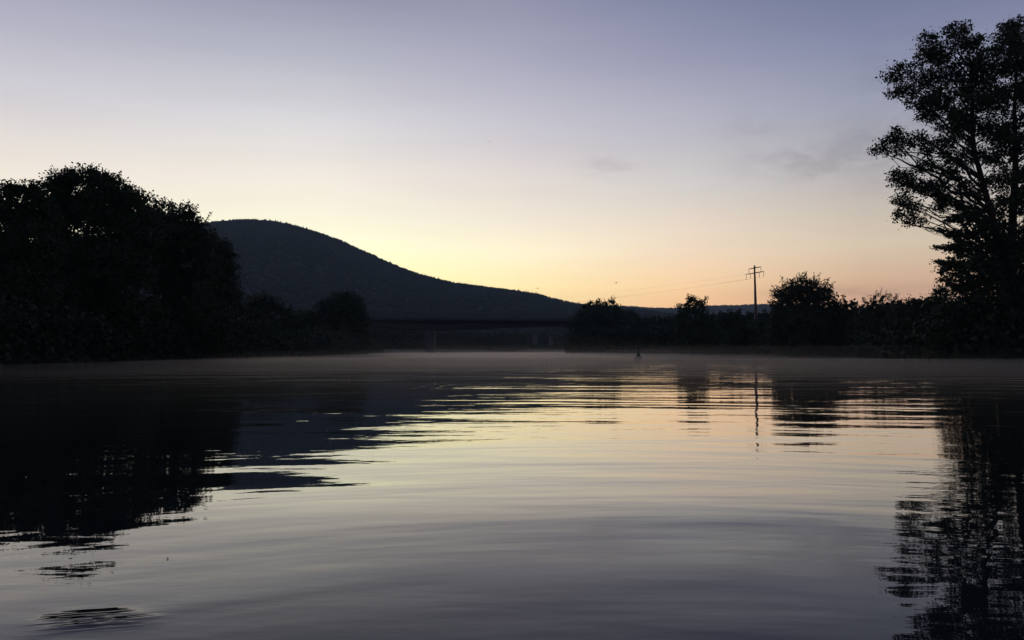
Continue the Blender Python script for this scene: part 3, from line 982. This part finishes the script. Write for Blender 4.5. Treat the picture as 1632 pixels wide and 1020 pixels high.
# ------------------------------------------------------------------ navigation buoy
BYY = CAM_H * F / 12.5
c = P(1017.5, 571, BYY)
buoy = thing('channel_buoy', (c[0], c[1], 0), 'small dark pointed buoy floating midstream in the mist', 'buoy')
m = MB()
an = [(-0.35, 0.30), (-0.2, 0.50), (0.02, 0.54), (0.16, 0.52), (0.22, 0.40), (0.24, 0.26)]
m.tube([(c[0], c[1], a) for a, b in an], [b for a, b in an], 14)
m.build('float', M_BUOY, buoy, True)
m = MB()
m.tube([(c[0], c[1], a) for a in (0.2, 0.5, 0.9, 1.15)], [0.30, 0.22, 0.11, 0.07], 10)
m.build('tower', M_BUOY, buoy, True)
m = MB()
m.tube([(c[0], c[1], a) for a in (1.1, 1.2, 1.22, 1.55)], [0.03, 0.03, 0.13, 0.02], 8)
m.build('topmark', M_BUOY, buoy, True)

M_DEBRIS = mat_base('wet_leaf_brown', (0.03, 0.024, 0.015), 0.5, 0.3, 30.0)
rl = random.Random(5)
for px_, py_, wh_ in ((153, 901, 'farthest left, above the patch of steep wavelets'), (267, 887, 'just below the reflected edge of the left trees')):
    dd = CAM_H * F / (py_ - 559)
    q = P(px_, py_, dd)
    me = bpy.data.meshes.new('floating_leaf')
    a0_ = rl.uniform(0, 3)
    vs, n_ = [], 8
    for zz in (0.0015, 0.004):
        for k_ in range(n_):
            t_ = k_ / n_ * 6.283
            rx_, ry_ = 0.008 * math.cos(t_), 0.004 * math.sin(t_) * (1 - 0.4 * math.cos(t_))
            vs.append((rx_ * math.cos(a0_) - ry_ * math.sin(a0_), rx_ * math.sin(a0_) + ry_ * math.cos(a0_), zz + abs(math.cos(t_)) * 0.002))
    me.from_pydata(vs, [], [tuple(range(n_ - 1, -1, -1)), tuple(range(n_, 2 * n_))] + [(k_, (k_ + 1) % n_, (k_ + 1) % n_ + n_, k_ + n_) for k_ in range(n_)])
    o = link_mesh('floating_leaf', me, M_DEBRIS)
    o.location = (q[0], dd, 0)
    tag(o, 'tiny dark leaf floating ' + wh_, 'leaf', 'leaves drifting on the foreground water')

# ------------------------------------------------------------------ houses (pale specks in the valley)
def hill_hit(px, py):
    for Y in np.arange(640, 1800, 4.0):
        p = P(px, py, Y)
        if hill_z(np.array([p[0]]), np.array([Y]))[0] > p[2]:
            return p
    return P(px, py, 900)


def house(p, w, d, h, rz, label, wins=2):
    ho = thing('house', p, label, 'house', 'pale houses in the valley')
    cr, sr = math.cos(rz), math.sin(rz)

    def tf(V):
        V = np.asarray(V, float)
        return np.stack([V[:, 0] * cr - V[:, 1] * sr, V[:, 0] * sr + V[:, 1] * cr, V[:, 2]], -1) + np.asarray(p)
    m = MB()
    w2, d2 = w / 2, d / 2
    rh = w * 0.38
    V = [[-w2, -d2, -3], [w2, -d2, -3], [w2, d2, -3], [-w2, d2, -3], [-w2, -d2, h], [w2, -d2, h], [w2, d2, h], [-w2, d2, h],
         [0, -d2, h + rh], [0, d2, h + rh]]
    GV = tf(V) - np.array(p)
    g = bpy.data.meshes.new('wall')
    g.from_pydata([tuple(a) for a in GV], [], [(0, 3, 2, 1), (0, 1, 5, 8, 4), (1, 2, 6, 5), (2, 3, 7, 9, 6), (3, 0, 4, 7), (5, 6, 9, 8), (7, 4, 8, 9)])
    link_mesh('wall', g, M_PLAST, ho)
    m = MB()
    e = 0.5
    for s_ in (-1, 1):
        a = np.array([[s_ * (w2 + e), -d2 - e, h - e * 0.7], [s_ * (w2 + e), d2 + e, h - e * 0.7], [0, d2 + e, h + rh + 0.1], [0, -d2 - e, h + rh + 0.1]])
        V8 = np.vstack([a, a + [0, 0, 0.25]])
        m.add(tf(V8), [[0, 1, 2, 3], [7, 6, 5, 4], [0, 4, 5, 1], [1, 5, 6, 2], [2, 6, 7, 3], [3, 7, 4, 0]])
    m.build('roof', M_TILE, ho)
    for i in range(wins):
        m = MB()
        wx_ = (i - (wins - 1) / 2) * w / (wins + 0.3)
        a = np.array([[wx_ - 0.5, -d2 - 0.06, h * 0.4], [wx_ + 0.5, -d2 - 0.06, h * 0.4], [wx_ + 0.5, -d2 - 0.06, h * 0.4 + 1.3], [wx_ - 0.5, -d2 - 0.06, h * 0.4 + 1.3]])
        V8 = np.vstack([a, a + [0, 0.05, 0]])
        m.add(tf(V8), [[0, 1, 2, 3], [7, 6, 5, 4], [0, 4, 5, 1], [1, 5, 6, 2], [2, 6, 7, 3], [3, 7, 4, 0]])
        m.build('window', M_GLASS, ho)
    return ho


for px_, py_, w_, rz_, lab in ((766, 496, 7, 0.3, 'brightest pale gabled house on the hillside just above the bridge deck'),
                               (787, 492, 5, -0.4, 'small pale house highest up the hillside above the bridge'),
                               (789, 500, 5, 0.9, 'small pale house directly below the highest hillside house'),
                               (393, 471, 6, 0.2, 'lone pale house peeping out beside the left bank trees'),
                               (802, 540, 4.5, 0.5, 'leftmost pale house of the row under the bridge'),
                               (823, 541, 4.0, -0.5, 'second pale house of the row under the bridge'),
                               (853, 540, 6.0, 0.2, 'widest pale house of the row under the bridge'),
                               (878, 541, 3.5, 0.7, 'rightmost tiny pale house of the row under the bridge')):
    p = hill_hit(px_, py_)
    if py_ > 530:
        w_ *= 0.55
        p = P(px_, py_ + 6, 610)
        p[2] = P(px_, py_ + 3, 610)[2]
    house(p, w_, w_ * 1.1, 2.6, rz_, lab)

# ------------------------------------------------------------------ birds
def bird(px, py, Y, span, rz, label):
    p = P(px, py, Y)
    b = thing('bird', p, label, 'bird', 'birds flying in the dawn sky')
    m = MB()
    cr, sr = math.cos(rz), math.sin(rz)
    q = np.array([[0, -0.16, 0], [0, -0.1, 0.01], [0, 0, 0.01], [0, 0.1, 0], [0, 0.2, 0]])
    q = q * span

    def tf(V):
        V = np.asarray(V, float)
        return np.stack([V[:, 0] * cr - V[:, 1] * sr, V[:, 0] * sr + V[:, 1] * cr, V[:, 2]], -1) + p
    m.tube(tf(q), np.array([0.02, 0.08, 0.11, 0.07, 0.02]) * span, 8)
    m.build('body', M_BIRD, b, True)
    for s_ in (-1, 1):
        m = MB()
        up = np.array([[0, -0.06, 0.02], [0, 0.09, 0.02], [s_ * 0.25, 0.04, 0.16], [s_ * 0.25, -0.10, 0.16], [s_ * 0.5, -0.02, 0.11], [s_ * 0.5, -0.07, 0.11]]) * span
        V12 = np.vstack([up, up + [0, 0, 0.012 * span]])
        m.add(tf(V12), [[0, 1, 2, 3], [3, 2, 4, 5], [9, 8, 7, 6], [11, 10, 8, 9], [0, 3, 9, 6], [3, 5, 11, 9], [5, 4, 10, 11], [4, 2, 8, 10], [2, 1, 7, 8], [1, 0, 6, 7]])
        m.build('wing', M_BIRD, b)


bird(780, 226, 160, 0.6, 0.6, 'tiny bird high in the middle of the sky')
bird(857, 460, 130, 0.85, 0.2, 'tiny bird just above the low end of the hill')
bird(982, 451, 120, 0.85, -0.5, 'tiny bird over the wide tree by the bridge gap')

# ------------------------------------------------------------------ haze and the mist on the water
def vol_mat(name, colr, dens, aniso):
    m = bpy.data.materials.new(name)
    m.use_nodes = True
    t = m.node_tree
    t.nodes.clear()
    v = t.nodes.new('ShaderNodeVolumePrincipled')
    v.inputs['Color'].default_value = colr + (1,)
    v.inputs['Density'].default_value = dens
    v.inputs['Anisotropy'].default_value = aniso
    o = t.nodes.new('ShaderNodeOutputMaterial')
    t.links.new(v.outputs[0], o.inputs['Volume'])
    return m


m = MB()
m.box((0, 0, 197), (10400, 10400, 402))
o = m.build('haze', vol_mat('haze_air', (0.66, 0.88, 1.0), HAZE, 0.2))
tag(o, 'faint blue morning haze filling the valley air', 'haze', kind='stuff')


def mist_layer(name, x0, x1, y0, y1, htop, dens, label, seed, an=0.72):
    xs = np.linspace(x0, x1, 60)
    ys = np.linspace(y0, y1, 140)
    Xg, Yg = np.meshgrid(xs, ys)
    e = np.minimum(np.minimum(Xg - x0, x1 - Xg) / 12, np.minimum((Yg - y0) / 40, (y1 - Yg) / 60))
    e = np.clip(e, 0, 1)
    big = 0.5 * vnoise(Xg, Yg * 0.8, 40, seed + 1) + 0.5 * vnoise(Xg, Yg, 19, seed)
    big = np.clip((big - 0.25) / 0.5, 0, 1) ** 1.3
    Zt = htop * (0.05 + e * (0.12 + 1.35 * big + 0.3 * big * vnoise(Xg, Yg, 6, seed + 2)))
    nx, ny = len(xs), len(ys)
    V = np.vstack([np.stack([Xg, Yg, Zt], -1).reshape(-1, 3), np.stack([Xg, Yg, np.full_like(Xg, -0.6)], -1).reshape(-1, 3)])
    i = (np.arange(ny - 1)[:, None] * nx + np.arange(nx - 1)[None, :]).ravel()
    N = nx * ny
    Q = [np.stack([i, i + 1, i + nx + 1, i + nx], -1), np.stack([i + N, i + nx + N, i + nx + 1 + N, i + 1 + N], -1)]
    a = np.arange(nx - 1)
    Q.append(np.stack([a, a + N, a + 1 + N, a + 1], -1))
    a = (ny - 1) * nx + np.arange(nx - 1)
    Q.append(np.stack([a, a + 1, a + 1 + N, a + N], -1))
    a = np.arange(ny - 1) * nx
    Q.append(np.stack([a, a + nx, a + nx + N, a + N], -1))
    a = a + nx - 1
    Q.append(np.stack([a, a + N, a + nx + N, a + nx], -1))
    o = link_mesh(name, np_mesh(name, V, np.vstack(Q)), vol_mat(name, (1.0, 0.90, 0.80), dens, an))
    return tag(o, label, 'mist', kind='stuff')


mist_layer('mist', -48, 70, 9, 420, 0.32, 0.0100, 'low warm grey mist lying on the river surface', 61)
mist_layer('mist_veil', -48, 75, 30, 430, 0.95, 0.0012, 'thinner veil of mist rising over the low river mist', 71)
mist_layer('mist_wisps', -46, 78, 55, 430, 3.4, 0.00018, 'faint tall wisps of mist drifting in front of the banks', 81)

# helper properties are not needed any more
for o in bpy.data.objects:
    if '_o' in o:
        del o['_o']
